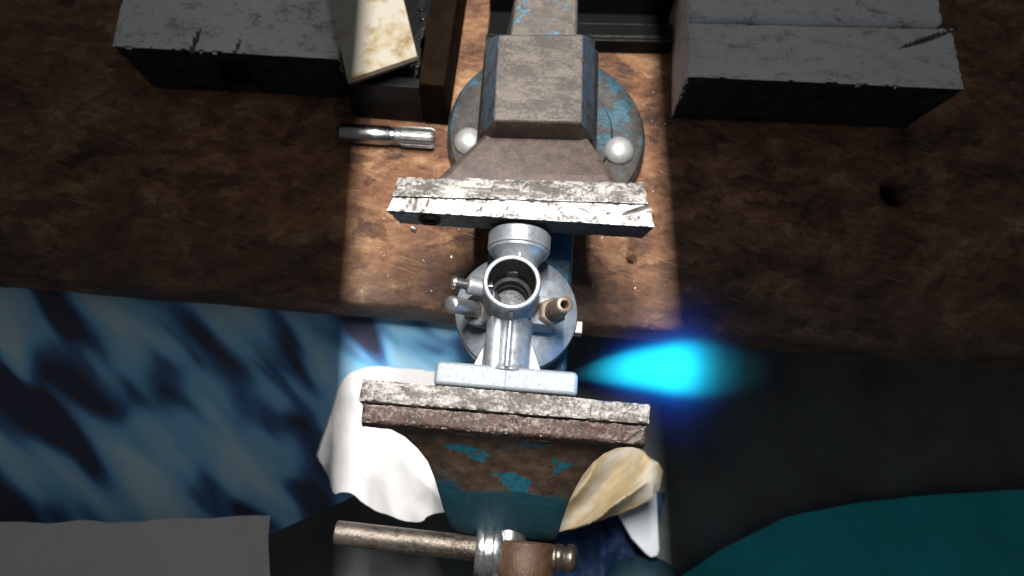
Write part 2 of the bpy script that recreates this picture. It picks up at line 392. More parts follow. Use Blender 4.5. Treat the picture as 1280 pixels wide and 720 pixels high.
def interp(pts, u):
    """smooth curve through points, u in 0..1"""
    n = len(pts) - 1; t = min(max(u, 0), 0.99999) * n; i = int(t); f = t - i
    P = [Vector(pts[max(0, min(n, i + k))]) for k in (-1, 0, 1, 2)]
    return 0.5 * ((2 * P[1]) + (P[2] - P[0]) * f + (2 * P[0] - 5 * P[1] + 4 * P[2] - P[3]) * f * f + (3 * P[1] - P[0] - 3 * P[2] + P[3]) * f ** 3)

def cloth(bm, top, bot, fold, nu=90, nv=60, edge=2.0):
    g = []
    for j in range(nv + 1):
        row = []
        for i in range(nu + 1):
            u, v = i / nu, j / nv
            p = interp(top, u).lerp(interp(bot, u), v)
            p = p + Vector((fbm(p * 0.03) * edge, fbm(p * 0.03 + Vector((50, 0, 0))) * edge, fold(p, u, v)))
            row.append(bm.verts.new(p))
        g.append(row)
    for j in range(nv):
        for i in range(nu): bm.faces.new((g[j][i], g[j + 1][i], g[j + 1][i + 1], g[j][i + 1]))

def thicken(o, t):
    m_ = o.modifiers.new('thickness', 'SOLIDIFY'); m_.thickness = t * MM; m_.offset = -1

# ------------------------------------------------------------------ setting: floor and bench
bm = bmesh.new(); box(bm, -1500, 1500, -1500, 1500, -300, -262)
obj('floor', bm, FLOORM, kind='structure')

bm = bmesh.new()   # bench slab with a worn front edge, hole cut as a recessed ring
nx = 220; rows = [(24.0, -26), (24.0, -4), (24.6, -1.3), (26.2, -0.25), (29, 0), (60, 0), (61, 0), (130, 0), (300, 0), (620, 0), (620, -30)]
g = []
for j, (y, z) in enumerate(rows):
    r_ = []
    for i in range(nx + 1):
        x = -750 + 1500 * i / nx
        wob = fbm(Vector((x * 0.02, 3.3, 0))) * 0.7 if j < 5 else 0
        chip = max(0, fbm(Vector((x * 0.05, 8.1, 0)), 4) - 0.35) * 3 if j < 4 else 0
        r_.append(bm.verts.new((x, y + wob + chip, z - (chip * 0.4 if j in (2, 3) else 0))))
    g.append(r_)
for j in range(len(rows) - 1):
    for i in range(nx): bm.faces.new((g[j][i], g[j][i + 1], g[j + 1][i + 1], g[j + 1][i]))
bm.faces.new([g[0][i] for i in range(nx, -1, -1)] + [g[-1][i] for i in range(nx + 1)])
bench = obj('workbench_top', bm, WOOD, sharp=60, kind='structure')
# drilled hole in the board and an added enlarged copy of it, cut for good and the cutters thrown away
cut = bmesh.new(); rod(cut, (73.4, 68.4, -40), (73.4, 68.4, 5), 3.7, 28); rod(cut, (243, 129, -40), (243, 129, 5), 10, 36)
co_ = obj('cutter', cut, WOOD)
bo = bench.modifiers.new('holes', 'BOOLEAN'); bo.object = co_; bo.solver = 'EXACT'
nm = bpy.data.meshes.new_from_object(bench.evaluated_get(bpy.context.evaluated_depsgraph_get()))
bench.modifiers.clear(); bench.data = nm
bpy.data.objects.remove(co_)
bm = bmesh.new(); box(bm, -740, 740, 46, 600, -70, -31)  # added unseen board, stops light passing through the holes
obj('under_bench_blocker', bm, DKWOOD, kind='structure')

# ------------------------------------------------------------------ bench vise
vise = thing('bench_vise', 'old blue bench vise with worn steel jaws bolted to the brown bench', 'vise', (14, 146, 0))
# swivel base
bm = bmesh.new()
lathe(bm, [(0, 0.2), (62, 0.2), (64, 2), (64, 9), (61.5, 12.5), (58, 13.4), (47, 13.4), (45, 12.4), (43, 12.4), (41, 15), (0, 15)], (14, 146, 0), seg=96,
      rfun=lambda th, h: 1 + 0.006 * math.sin(3 * th))
base = obj('swivel_base', bm, m_paint('base_paint', 0.51, 0.58, blue=(0.035, 0.105, 0.145), iron=(0.050, 0.044, 0.040), off=(83, 24, 0)), vise)
for cx, cy in ((-34.5, 133), (61, 135.5)):
    bm = bmesh.new()
    lathe(bm, [(0, 0), (9.2, 0), (9.6, 0.8), (9.3, 2.2), (8.2, 4.6), (6.2, 6.6), (3.4, 7.8), (0, 8.2)], (cx, cy, 13.4), seg=40)
    obj('bolt', bm, DOME, vise, sharp=60)
# fixed body
bm = bmesh.new()
hull(bm, [(-24, 84, 15), (38, 86, 15), (40, 168, 15), (-27, 164, 15), (-25, 86, 82), (39.5, 88, 82), (38, 158, 84), (-26, 154, 84),
          (-20, 84, 102), (33, 87, 102), (32, 148, 104), (-22, 144, 104)])
obj('fixed_body', bm, PAINT, vise, 2.5, seg=3)
bm = bmesh.new()
hull(bm, [(-15.4, 86.5, 118), (27.6, 89.5, 118), (25.8, 141.5, 117.5), (-17.0, 137, 117.5), (-22.5, 87, 100), (35.5, 89, 100), (34, 152, 101), (-24.5, 147, 101), (-16, 84, 106), (28, 87, 106)])
o = obj('anvil', bm, [ANVIL, PAINT, IRON], vise, 1.1)
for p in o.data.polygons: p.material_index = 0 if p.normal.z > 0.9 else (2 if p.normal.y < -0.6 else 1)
bm = bmesh.new()
hull(bm, [(-11.5, 136, 110), (23.6, 139.5, 110), (22.5, 176, 109), (-10.5, 173, 109), (-15, 136, 70), (28, 139, 70), (27, 180, 70), (-15, 177, 70)])
obj('rear_neck', bm, NECK, vise, 1.5)
bm = bmesh.new()   # flared web between anvil and jaw
hull(bm, [(-17, 90, 104), (30, 92, 104), (-36, 60, 109), (42, 66, 109), (-46, 50, 108), (52, 57, 108), (-20, 90, 80), (34, 92, 80), (-40, 50, 88), (46, 57, 88)])
obj('web', bm, IRON, vise, 2.0)
# rear jaw: casting and bolted plate
bm = bmesh.new()
worn_bar(bm, [(-57, 41, 90), (60, 46, 90), (57.5, 56, 90), (-56, 49.5, 90), (-58.5, 39.6, 121.6), (60.6, 46.4, 121.6), (58.6, 58.2, 120.6), (-57.5, 50.2, 120.6)], (240, 22, 12), 0.30, 0.9,
         nicks=(NK := [(-8, 52, 5, 0.15, 1.0, 0.9), (3, 51.5, 2.2, 1.2, 0.5, 1.2), (5, 51.8, 2.2, 1.9, 0.5, 1.2), (11, 51.5, 1.0, 0, 0.9, 1.0), (34, 55.5, 1.2, 1.5, 1.8, 1.6), (-21, 47.5, 7, 0.05, 0.5, 0.6), (-5, 46, 16, 0.06, 0.7, 0.45), (8, 54, 2.5, 0.2, 1.0, 0.7), (48, 51.5, 8, 0.05, 0.4, 0.5)]), seed=4)
grime(obj('rear_jaw', bm, [JREARC, SHADED, GRIME], vise, sharp=50), NK)
bm = bmesh.new()
worn_bar(bm, [(-56, 33.4, 104), (61, 36.2, 104), (60.8, 45.8, 104), (-57, 39.2, 104), (-60.6, 32.2, 121.0), (63.8, 34.9, 121.0), (61.2, 46.1, 121.4), (-58.2, 39.3, 121.4)], (300, 24, 12), 0.16, 0.6,
         nicks=(NK := [(56, 43.2, 9, 0.42, 1.1, 2.2), (-47.5, 37, 4.5, 1.45, 0.8, 0.9), (-42, 37.6, 2.6, 1.4, 0.6, 0.7), (-50, 38, 2.0, 1.4, 0.7, 0.7), (-17, 37, 2.2, 1.5, 0.5, 0.5), (-18.5, 36, 1.2, 0.8, 0.5, 0.5), (-5, 38.4, 1.4, 1.2, 0.45, 0.6), (30, 41, 8, 2.7, 0.25, 0.5), (42, 40, 1.3, 0.4, 0.6, 0.6), (40, 41.2, 0.8, 0.1, 0.4, 0.6), (14, 42.5, 1.5, 1.4, 0.5, 0.6)]), seed=11)
o = obj('jaw_plate', bm, [JREAR, SHADED, GRIME], vise, sharp=50); front_dark(o); grime(o, NK)
bm = bmesh.new()   # screw recess in the rear plate's face
lathe(bm, [(0, -0.6), (3.0, -0.6), (3.0, 0.6), (5.0, 0.9), (5.0, -0.9), (3.2, -1.2)], (-41, 32.9, 113.5), (0, -1, 0), seg=28)
obj('plate_screw', bm, BLKSTEEL, vise)
# slide beam
bm = bmesh.new(); box(bm, -14, 32, -92, 100, 28, 56)
obj('slide', bm, m_paint('slide_paint', 0.40, 0.47, blue=(0.022, 0.095, 0.165), iron=(0.05, 0.045, 0.045)), vise, 2.0)
# moving jaw: nose casting
secs = [(111.5, -65.3, -59, 62.2), (108.5, -65.8, -55, 58.5), (105.5, -66.4, -47.5, 52), (101, -68.6, -41.5, 46.8), (95, -72.2, -36, 42.6), (88, -77, -31.4, 39.2), (80, -83, -28.2, 36.6), (70, -89.5, -25.8, 34.6), (60, -95.2, -23.8, 33.6), (52, -99.8, -21.4, 33), (45, -103.2, -18.9, 32.4), (38, -104, -17, 31.5), (26, -101, -14.5, 29.5)]
bm = bmesh.new(); F, B = [], []
NX = 36
for (z, y, xl, xr) in secs:
    f_, b_ = [], []
    for i in range(NX + 1):
        u = i / NX; x = xl + (xr - xl) * u
        bul = 1.6 * (1 - (2 * u - 1) ** 8) - 1.6
        yy = y - bul + fbm(Vector((x, y, z)) * 0.06, 4) * 0.35
        f_.append(bm.verts.new((x, yy, z + fbm(Vector((x * 0.1, z, 5)), 3) * 0.25)))
        b_.append(bm.verts.new((x, -57.5, z)))
    F.append(f_); B.append(b_)
for k in range(len(secs) - 1):
    for i in range(NX):
        bm.faces.new((F[k][i], F[k][i + 1], F[k + 1][i + 1], F[k + 1][i])); bm.faces.new((B[k][i + 1], B[k][i], B[k + 1][i], B[k + 1][i + 1]))
    bm.faces.new((F[k][0], F[k + 1][0], B[k + 1][0], B[k][0])); bm.faces.new((F[k + 1][NX], F[k][NX], B[k][NX], B[k + 1][NX]))
for i in range(NX):
    bm.faces.new((F[0][i + 1], F[0][i], B[0][i], B[0][i + 1])); bm.faces.new((F[-1][i], F[-1][i + 1], B[-1][i + 1], B[-1][i]))
obj('moving_jaw', bm, NOSE, vise, sharp=40)
bm = bmesh.new()
worn_bar(bm, [(-59.5, -65.8, 110.5), (62.6, -65.4, 110.5), (62.4, -56.2, 110.5), (-59.3, -56.6, 110.5), (-58.8, -64.6, 117.2), (61.8, -64.2, 117.2), (62.0, -56.4, 118.2), (-59.0, -56.6, 118.2)], (260, 22, 10), 0.45, 1.1,
         nicks=(NK := [(4, -60, 1.6, 1.3, 0.5, 0.8), (6, -60, 1.6, 1.8, 0.5, 0.8), (40, -57, 2.4, 0, 1.2, 1.2), (57, -62, 5, 0.7, 1.2, 1.2)]), seed=21)
grime(obj('front_jaw', bm, [JFRONTC, SHADED, GRIME], vise, sharp=50), NK)
bm = bmesh.new()
worn_bar(bm, [(-60.5, -56.2, 102), (62.6, -55.9, 102), (62.6, -47.0, 102), (-60.2, -46.4, 102), (-60.8, -56.3, 120.2), (62.8, -56.0, 120.2), (63.2, -47.4, 120.2), (-60.3, -46.5, 120.2)], (300, 24, 12), 0.20, 0.7,
         nicks=(NK := [(38.5, -52, 5.5, 1.5, 1.0, 0.35), (38, -56.4, 2.4, 0, 1.1, 1.4), (50, -51, 5, 0.7, 0.4, 0.4), (54, -51.5, 5, 0.8, 0.4, 0.4), (-2, -51, 0.5, 1.5, 3, 0.4), (0, -51, 0.4, 1.5, 3, 0.4)]), seed=33)
obj('jaw_plate', bm, JFRONT, vise, sharp=50)
# screw, collar, head and handle
bm = bmesh.new(); rod(bm, (8.5, -80, 41), (8.5, -132, 41), 9.2, 32, 0.8)
obj('screw', bm, STEEL, vise)
bm = bmesh.new()
lathe(bm, [(9, 0), (12.6, 0), (13.4, 1.0), (13.4, 3.5), (12, 4.6), (12, 8), (13.2, 9), (13.2, 12), (12.2, 13), (9, 13)], (-7.2, -110.8, 41), (1, 0, -0.02), seg=40, close=True)
bm2 = bm
obj('collar', bm2, STEEL, vise, sharp=50)
bm = bmesh.new()
lathe(bm, [(0, 0), (13.5, 0), (15, 1.5), (15, 26), (13.5, 28), (0, 28)], (17, -105, 41), (0, -1, 0), seg=40)
obj('screw_head', bm, m_paint('head_rust', 0.7, 0.75, iron=(0.075, 0.040, 0.022)), vise, sharp=50)
bm = bmesh.new()
rod(bm, (-77, -108.0, 41), (34, -111.2, 41), 5.9, 32, 0.6)
hb = obj('handle', bm, BAR, vise)
bm = bmesh.new()
lathe(bm, [(0, 0), (5.6, 0), (6.4, 0.8), (6.4, 3.6), (5.6, 4.4), (5.9, 5.6), (6.9, 7.4), (6.6, 9.6), (4.4, 11.4), (0, 12)], (31.5, -111.0, 41), (1, -0.03, 0), seg=32)
obj('knob', bm, m_simple('dark_steel_knob', (0.16, 0.13, 0.11), 0.3, 0.85), hb, sharp=50)

# ------------------------------------------------------------------ carburettor
carb = thing('carburettor', 'small cast metal carburettor clamped between the vise jaws', 'carburettor', (0, 0, 56))
# one blended casting: slide tube, neck, ribs, gussets and bosses
sa, sb = Vector((-14.8, -5.4, 100)), Vector((-26.0, -11.6, 125)); sax = (sb - sa).normalized()
bm = bmesh.new()
lathe(bm, [(10.6, 128.2), (12.2, 128.4), (12.9, 127.6), (13.0, 126.0), (12.2, 124.4), (12.0, 118), (12.9, 113), (13.6, 96), (10.4, 96), (10.5, 126.5)], (0, 0, 0), seg=96, close=True)
lathe(bm, [(0, 0), (10.2, 0), (10.0, 22), (10.8, 25), (0, 25)], (1.0, -10.8, 103), (0, -1, 0), seg=48)
lathe(bm, [(0, 0), (5.2, 0), (5.2, 25), (0, 25)], (-4.8, -11, 107), (0, -1, 0), seg=32)
box(bm, 0.0, 1.6, -35, -12, 105, 115.2)
box(bm, -0.2, 1.8, -13.4, -11.9, 105, 124)
for s_, x_ in ((-1, -8.6), (1, 10.6)):
    prism(bm, [(x_, -19), (x_ + s_ * 6.2, -34.6), (x_ - s_ * 2.5, -34.6), (x_ - s_ * 2.5, -17)], 100, 106)
lathe(bm, [(0, 82), (17, 82), (14.8, 88), (13.8, 92), (0, 92)], (0.8, 0, 0), seg=56)
lathe(bm, [(0, -9), (8.2, -9), (7.6, 0.8), (6.8, 1.9), (4.4, 1.9), (4.3, -1), (0, -1)], sa, sax, seg=40)
b2 = bmesh.new(); hull(b2, [(-4, -12.5, 92), (-4, 4, 92), (-16, -11.5, 92), (-17, 1, 92), (-6, -12.4, 108), (-8, 3, 107), (-14.5, -11.4, 101), (-16.5, 0, 102)])
mt_ = bpy.data.meshes.new('t'); b2.to_mesh(mt_); b2.free(); bm.from_mesh(mt_); bpy.data.meshes.remove(mt_)
b2 = bmesh.new(); hull(b2, [(7, -11.5, 92), (21, -11.2, 92), (7, 5, 92), (21, 3.4, 92), (10.5, -11.0, 104), (21, -10.4, 101.5), (10.5, 3.4, 104.4), (21, 2.6, 102)])
mt_ = bpy.data.meshes.new('t'); b2.to_mesh(mt_); b2.free(); bm.from_mesh(mt_); bpy.data.meshes.remove(mt_)
rod(bm, (-9.5, 1.6, 110.6), (-20.3, 1.9, 113.5), 4.2, 28, 0.5)
bmesh.ops.recalc_face_normals(bm, faces=bm.faces[:])
body = obj('body', bm, CAST, carb)
rm = body.modifiers.new('blend', 'REMESH'); rm.mode = 'VOXEL'; rm.voxel_size = 0.00034; rm.use_smooth_shade = True
sm = body.modifiers.new('soften', 'SMOOTH'); sm.factor = 0.5; sm.iterations = 7
bm = bmesh.new()
lathe(bm, [(10.42, 127.0), (10.36, 126), (10.3, 106), (8.6, 105.4), (8.6, 100), (7.9, 99.6), (7.6, 95), (0, 94.6)], (0, 0, 0), seg=64)
bore = obj('bore', bm, BORE, carb, sharp=40)
bm = bmesh.new(); rod(bm, (-10.5, 1.0, 117), (-8.4, 1.0, 117), 0.7, 12, 0.2)
obj('guide_pin', bm, STEEL, bore)
bm = bmesh.new()   # throttle slide half hidden in the bore
prism(bm, [(7.4 * math.cos(t), 7.4 * math.sin(t)) for t in [math.pi * (1.08 + 0.84 * k / 20) for k in range(21)]], 95, 101.5)
obj('throttle_slide', bm, m_simple('grey_slide', (0.07, 0.08, 0.075), 0.6, 0.3, 0.5, 0.4), bore, 0.4)
# flange
CASTF = m_cast('cast_zinc_matt', (0.27, 0.31, 0.34), 0.55, 0.25, 0.06, 0.10)
bm = bmesh.new()
out = []
x0, x1, ya, yb, rc = -30.6, 32.6, -34.0, -44.6, 2.6
out += [(x0, yb), (x1, yb)]
for k in range(7): t = math.pi / 2 * k / 6; out.append((x1 - rc + rc * math.cos(t), ya - rc + rc * math.sin(t)))
for k in range(7): t = math.pi / 2 * (1 + k / 6); out.append((x0 + rc + rc * math.cos(t), ya - rc + rc * math.sin(t)))
prism(bm, out, 88, 112.3)
obj('flange', bm, CASTF, carb, 1.6, seg=4)
bm = bmesh.new(); box(bm, 0.3, 1.0, -44.0, -35.6, 112.0, 112.75)
obj('parting_line', bm, CASTF, carb, 0.3)
# bell at the filter end
bm = bmesh.new()
lathe(bm, [(0, 10.0), (8.8, 10.0), (9.2, 15), (10.2, 18.5), (13.2, 22.2), (14.0, 22.8), (14.0, 23.8), (14.9, 24.4), (15.0, 31.6), (14.3, 32.4), (12.4, 32.6), (12.0, 30), (0, 30)], (2.0, 0, 104.5), (0, 1, 0), seg=64)
obj('bell', bm, CAST, carb, sharp=28)
bm = bmesh.new(); box(bm, 1.8, 3.2, 11.5, 20.5, 110, 115.4)
obj('rib', bm, CAST, carb, 0.4)
# float bowl
bm = bmesh.new()
lathe(bm, [(0, 56), (24, 56), (27.5, 58), (28.6, 62), (28.8, 76), (30.4, 76.4), (30.6, 80.2), (30.0, 81.6), (28.4, 82.4), (22, 84.4), (14, 86), (0, 86.6)], (3.3, 1.4, 0), seg=96)
bowl = obj('float_bowl', bm, BOWL, carb, sharp=30)
bm = bmesh.new(); box(bm, 31, 37, -6.2, 0.4, 72, 78)
obj('bowl_screw', bm, BRASS, bowl, 0.6)
# left stud with a domed end
ax = sax
L = (sb - sa).length
bm = bmesh.new()
lathe(bm, [(0, -0.8), (3.0, -0.8), (3.0, 3), (3.75, 3.2), (3.75, L - 1.0), (3.3, L - 0.25), (2.0, L + 0.2), (0, L + 0.35)], sa, ax, seg=32)
obj('stud', bm, m_simple('satin_steel', (0.36, 0.36, 0.37), 0.36, 0.85, 0.2), carb, sharp=50)
bm = bmesh.new()
lathe(bm, [(3.2, -0.2), (4.3, -0.2), (4.3, 2.8), (3.6, 3.2)], sa, ax, seg=32, close=True)
obj('bush', bm, BRASS, carb)
# idle screw in its side boss, with spring thread
bm = bmesh.new()
pa, pb = Vector((-19, 1.9, 113.2)), Vector((-25.2, 2.1, 114.7)); a_, u_, w_ = frame(pb - pa); LL = (pb - pa).length
rod(bm, pa, pb, 1.5, 16)
turns, sg = 7, 12; prev = None
for k in range(turns * sg + 1):
    th = 2 * math.pi * k / sg; ctr = pa + a_ * (LL * k / (turns * sg)) + (u_ * math.cos(th) + w_ * math.sin(th)) * 2.25
    nrm = (u_ * math.cos(th) + w_ * math.sin(th)); ring = [bm.verts.new(ctr + (nrm * math.cos(q) + a_ * math.sin(q)) * 0.36) for q in (0, 1.57, 3.14, 4.71)]
    if prev:
        for q in range(4): bm.faces.new((prev[q], prev[(q + 1) % 4], ring[(q + 1) % 4], ring[q]))
    prev = ring
scr = obj('idle_screw', bm, BLKSTEEL if False else m_simple('dark_spring_steel', (0.22, 0.22, 0.23), 0.35, 0.8), carb)
bm = bmesh.new(); rod(bm, pb, pb + a_ * 2.2, 3.0, 20, 0.4)
obj('screw_head', bm, STEEL, scr)
# fuel nipple: hex on a milled boss
na, nb = Vector((19.2, -4.4, 102)), Vector((23.9, -7.5, 125)); ax = (nb - na).normalized(); L = (nb - na).length
bm = bmesh.new()
lathe(bm, [(0, 0), (6.5, 0), (6.9, 0.5), (6.9, 4.0), (6.0, 4.9), (0, 4.9)], na, ax, seg=6)
nip = obj('fuel_nipple', bm, BRASS, carb)
bm = bmesh.new()
lathe(bm, [(3.8, 3), (3.8, 6.4), (4.7, 7.6), (4.7, 8.6), (3.9, 10), (3.9, 11.6), (4.6, 12.6), (4.6, 13.6), (3.8, 15.4), (3.75, L - 0.5), (3.3, L), (2.0, L), (1.8, L - 0.4), (1.8, 4)], na, ax, seg=36, close=True)
obj('tube', bm, BRASS, nip, sharp=50)

# ------------------------------------------------------------------ things on the bench
shaft = thing('splined_shaft', 'bright steel shaft with a splined end lying on the bench', 'shaft', (-90, 136, 0))
bm = bmesh.new()
sd = Vector((1, 0.02, 0)); so = Vector((-118, 136.2, 7.2))
lathe(bm, [(0, 0), (5.5, 0), (6.2, 0.7), (6.2, 31.5), (5.6, 32.2), (5.6, 35), (0, 35)], so, sd, seg=40)
obj('rod', bm, m_simple('ground_steel', (0.42, 0.42, 0.42), 0.26, 1.0, 0.1, 0.05, 0.0), shaft, sharp=50)
bm = bmesh.new()
lathe(bm, [(0, 34.8), (5.2, 34.8), (5.7, 35.6), (5.7, 39), (6.1, 40), (6.1, 58.5), (5.2, 60.5), (0, 60.5)], so, sd, seg=144, rfun=lambda th, h: 1 + (0.075 if (int(th / (2 * math.pi) * 36 + 0.01)) % 2 else -0.085) * (1 if h > 39.5 else 0))
obj('spline', bm, m_simple('dull_spline_steel', (0.30, 0.30, 0.30), 0.35, 0.85), shaft, sharp=25)

tray = thing('tool_tray', 'dark open tool tray at the back left, under the stained card', 'tray', (-88, 190, 0))
bm = bmesh.new(); hull(bm, [(-66, 152, 0.2), (-50, 152, 0.2), (-62, 330, 0.2), (-46, 330, 0.2), (-66, 152, 46), (-50.5, 152, 46), (-64.5, 330, 46), (-47, 330, 46)])
obj('side_board', bm, DKWOOD, tray, 0.8)
bm = bmesh.new(); box(bm, -113, -66.2, 152.5, 160, 0.2, 40)
obj('front_board', bm, BLACK, tray, 0.8)
bm = bmesh.new(); box(bm, -113, -66.2, 160.2, 330, 0.2, 4)
obj('bottom_board', bm, BLACK, tray)
bm = bmesh.new(); hull(bm, [(-112, 161, 4.2), (-79, 161, 4.2), (-77, 185.0, 4.2), (-112, 185, 4.2), (-111, 161.5, 51.5), (-80, 161.5, 51.5), (-78, 184, 51.5), (-111, 184, 51.5)])
o = obj('tool_case', bm, BLACK, None, 1.5, label='black plastic case in the tray below the stained card', category='case')
ch = thing('drive_chain', 'black chain with glinting links in the tray behind the stained card', 'chain', (-72, 190, 4))
for k in range(9):
    bm = bmesh.new(); yy = 168 + k * 6.2; xx = -71.5 + 1.2 * math.sin(k * 1.3); zz = 34 + 2 * math.sin(k * 0.9)
    out = [(xx + 2.3 * math.cos(t) , yy + (4.0 if math.sin(t) > 0 else -4.0) * 0.55 + 2.3 * math.sin(t)) for t in [2 * math.pi * q / 16 for q in range(16)]]
    prism(bm, out, zz - 1.2, zz + 1.2)
    obj('link', bm, m_simple('oily_link', (0.08, 0.08, 0.08), 0.25, 0.9) if k == 0 else bpy.data.materials['oily_link'], ch, 0.3)

card = thing('stained_card', 'cream carton lid with brown stains lying on the tool tray', 'carton', (-100, 188, 52))
bm = bmesh.new()
top = [(-66.6, 161.4), (-80.8, 205), (-96, 252), (-210, 216), (-196, 170), (-182, 112)]
top = [(-66.8, 161.6), (-92, 238), (-131, 217.5), (-105.5, 141.2)]
prism(bm, top, 55.5, 60)
cd = obj('lid', bm, CARTON, card, 0.5)
bm = bmesh.new()
cx, cy = sum(p[0] for p in top) / 4, sum(p[1] for p in top) / 4
prism(bm, [(cx + (x - cx) * 0.975, cy + (y - cy) * 0.975) for x, y in top], 52.2, 55.3)
obj('rim', bm, CARTON_EDGE, card)

CH = N('black_steel_bright_edges'); CH.set('Base Color', CH.mix(CH.math('MULTIPLY', CH.edge(0.0009, 0.02, 0.15), CH.ramp(CH.noise(0.15, 4), [(0.35, 0.2), (0.6, 1.0)])), (0.007, 0.0073, 0.0075), (0.42, 0.40, 0.35))); CH.set('Roughness', 0.6); CH.set('Specular IOR Level', 0.05); CH = CH.m
ang = thing('steel_channel', 'black steel channel lying across the bench behind the vise', 'steel channel', (40, 236, 0))
def rail(bm, ya, yb, za, zb, xa=-31.0, xb=95):
    def P(x, y, z): t = (x + 31) * 0.075; return (x, y + t, z)
    hull(bm, [P(xa, ya, za), P(xa, yb, za), P(xb, ya, za), P(xb, yb, za), P(xa, ya, zb), P(xa, yb, zb), P(xb, ya, zb), P(xb, yb, zb)])
bm = bmesh.new(); rail(bm, 216.5, 246, 0.3, 3.4); obj('web', bm, CH, ang, 0.4)
bm = bmesh.new(); rail(bm, 243, 246.4, 3.5, 22); obj('flange', bm, CH, ang, 0.5)
bm = bmesh.new(); rail(bm, 213, 216.4, 0.4, 14); rail_o = obj('flange', bm, CH, ang, 0.5)
bm = bmesh.new(); rail(bm, 216.6, 227, 11, 14, -2); obj('lip', bm, CH, ang, 0.4)

blk = thing('jaw_copy_block', 'added worn steel block copying the rear jaw, left of the stained card', 'steel block', (-185, 190, 0), 'added steel blocks copying the rear jaw')
bm = bmesh.new()  # added block, an enlarged copy of the rear jaw
worn_bar(bm, [(-248, 162, 0.3), (-117, 166, 0.3), (-117, 232, 0.3), (-254, 226, 0.3), (-255, 161, 45), (-116, 165, 45), (-116, 232, 45), (-260, 226, 45)], (110, 50, 20), 0.5, 1.4,
         nicks=(NK := [(-206, 168, 12, 1.45, 1.8, 1.6), (-180, 166, 9, 1.4, 1.2, 1.2)]), seed=50)
o = obj('block', bm, [JPALE, SHADED, GRIME], blk, sharp=50); front_dark(o); grime(o, NK)
bm = bmesh.new(); lathe(bm, [(0, -1), (8, -1), (8, 0.6), (11, 1.0), (11, -1)], (-186, 161.8, 24), (0, -1, 0), seg=32)
obj('screw_recess', bm, BLKSTEEL, blk)
blk = thing('jaw_copy_block', 'added worn steel block copying the rear jaw, right of the vise', 'steel block', (180, 200, 0), 'added steel blocks copying the rear jaw')
bm = bmesh.new()  # second added block, repeats the rear jaw on the right
worn_bar(bm, [(97, 171, 0.3), (255, 178, 0.3), (258, 222, 0.3), (97, 210, 0.3), (96, 169.6, 50), (266, 176.8, 50), (264, 222, 50), (96, 210, 50)], (120, 40, 20), 0.5, 1.4,
         nicks=(NK := [(246, 212, 22, 0.45, 1.8, 2.4)]), seed=61)
o = obj('block', bm, [JPALE, SHADED, GRIME], blk, sharp=50); front_dark(o); grime(o, NK)
bm = bmesh.new()
worn_bar(bm, [(97, 210.5, 0.3), (252, 222.4, 0.3), (252, 262, 0.3), (97, 250, 0.3), (96, 210.5, 54), (256, 222.4, 54), (254, 262, 54), (96, 250, 54)], (110, 36, 16), 0.6, 1.6, seed=71)
obj('backing_bar', bm, JPALE, blk, sharp=50)

bm = bmesh.new()
for k in range(330):
    x = random.uniform(-105, 100); y = random.uniform(30, 225)
    if -54 < x < 80 and y > 85: x = random.choice((-1, 1)) * 0 + random.uniform(80, 100)
    r_ = random.uniform(0.2, 0.55) * (1.6 if random.random() < 0.12 else 1)
    hull_b = [Vector((x, y, 0.25)) + Vector((random.uniform(-1, 1), random.uniform(-1, 1), random.uniform(0, 1))) * r_ for _ in range(5)]
    vs = [bm.verts.new(p) for p in hull_b]
    for q in ((0, 1, 2), (0, 1, 3), (1, 2, 3), (0, 2, 4), (2, 3, 4)): bm.faces.new([vs[i] for i in q])
obj('metal_filings', bm, FILING, kind='stuff', label='bright metal filings scattered over the bench', category='filings')
bm = bmesh.new(); rod(bm, (-65.5, 76.4, 1.8), (-62, 75, 1.8), 1.6, 16, 0.3)
obj('steel_pin', bm, STEEL, label='tiny steel pin on the bench below the left jaw end', category='pin')

# ------------------------------------------------------------------ cloths and other things under the bench edge
WT = [(-111, -62), (-106, -34), (-99, -9), (-68, -2.5), (-26.5, -0.5), (5, -2)]
WB = [(-109, -70), (-103, -82), (-92, -82), (-50.6, -97.3), (-33.7, -89), (12, -84.5)]
def Z(pts, z): return [(x, y, z) for x, y in pts]
def ridged(p, sc, d=(1, 0.5)):
    q = Vector((p.x * d[0] + p.y * d[1], p.y * d[0] - p.x * d[1], 0)) * sc
    return 1 - abs(noise.noise(Vector((q.x, q.y * 0.35, 2.2)))) * 2
bm = bmesh.new()
cloth(bm, Z([(-470, 44), (-300, 43), (-150, 42), (20, 42)], -40), Z([(-470, -190), (-300, -150), (-150, -108), (-50, -50)], -112),
      lambda p, u, v: 6 * ridged(p, 0.015, (0.8, 0.6)) + 3 * fbm(p * 0.02, 2), 120, 60)
o = obj('blue_cloth', bm, TARP, sharp=90, label='rumpled blue streaked cloth hanging below the bench edge at left', category='cloth'); thicken(o, 1.0)
bm = bmesh.new()
cloth(bm, Z(WT, -48),
      Z(WB, -70),
      lambda p, u, v: 5 * ridged(p, 0.018, (0.75, -0.66)) + 4 * fbm(p * 0.03, 2) + 1.3 * ridged(p, 0.07, (0.9, 0.3)) + 9 * ridged(p, 0.05, (0.75, 0.66)) * max(0, min(1, (u - 0.45) * 4)) * v * v, 110, 70)
o = obj('white_cloth', bm, CLOTHW, sharp=90, label='bright white cotton cloth under the left of the front jaw', category='cloth'); thicken(o, 1.2)
bm = bmesh.new()
cloth(bm, Z([(30, -45), (63, -31), (85, -26), (104, -33), (119, -45)], -138), Z([(36, -95), (60, -88), (82, -80), (102, -69), (116, -58)], -140),
      lambda p, u, v: 30 * ridged(p, 0.034, (0.75, -0.66)) + 8 * fbm(p * 0.04, 2) + 12 * math.sin(math.pi * v) * math.sin(math.pi * u), 80, 60)
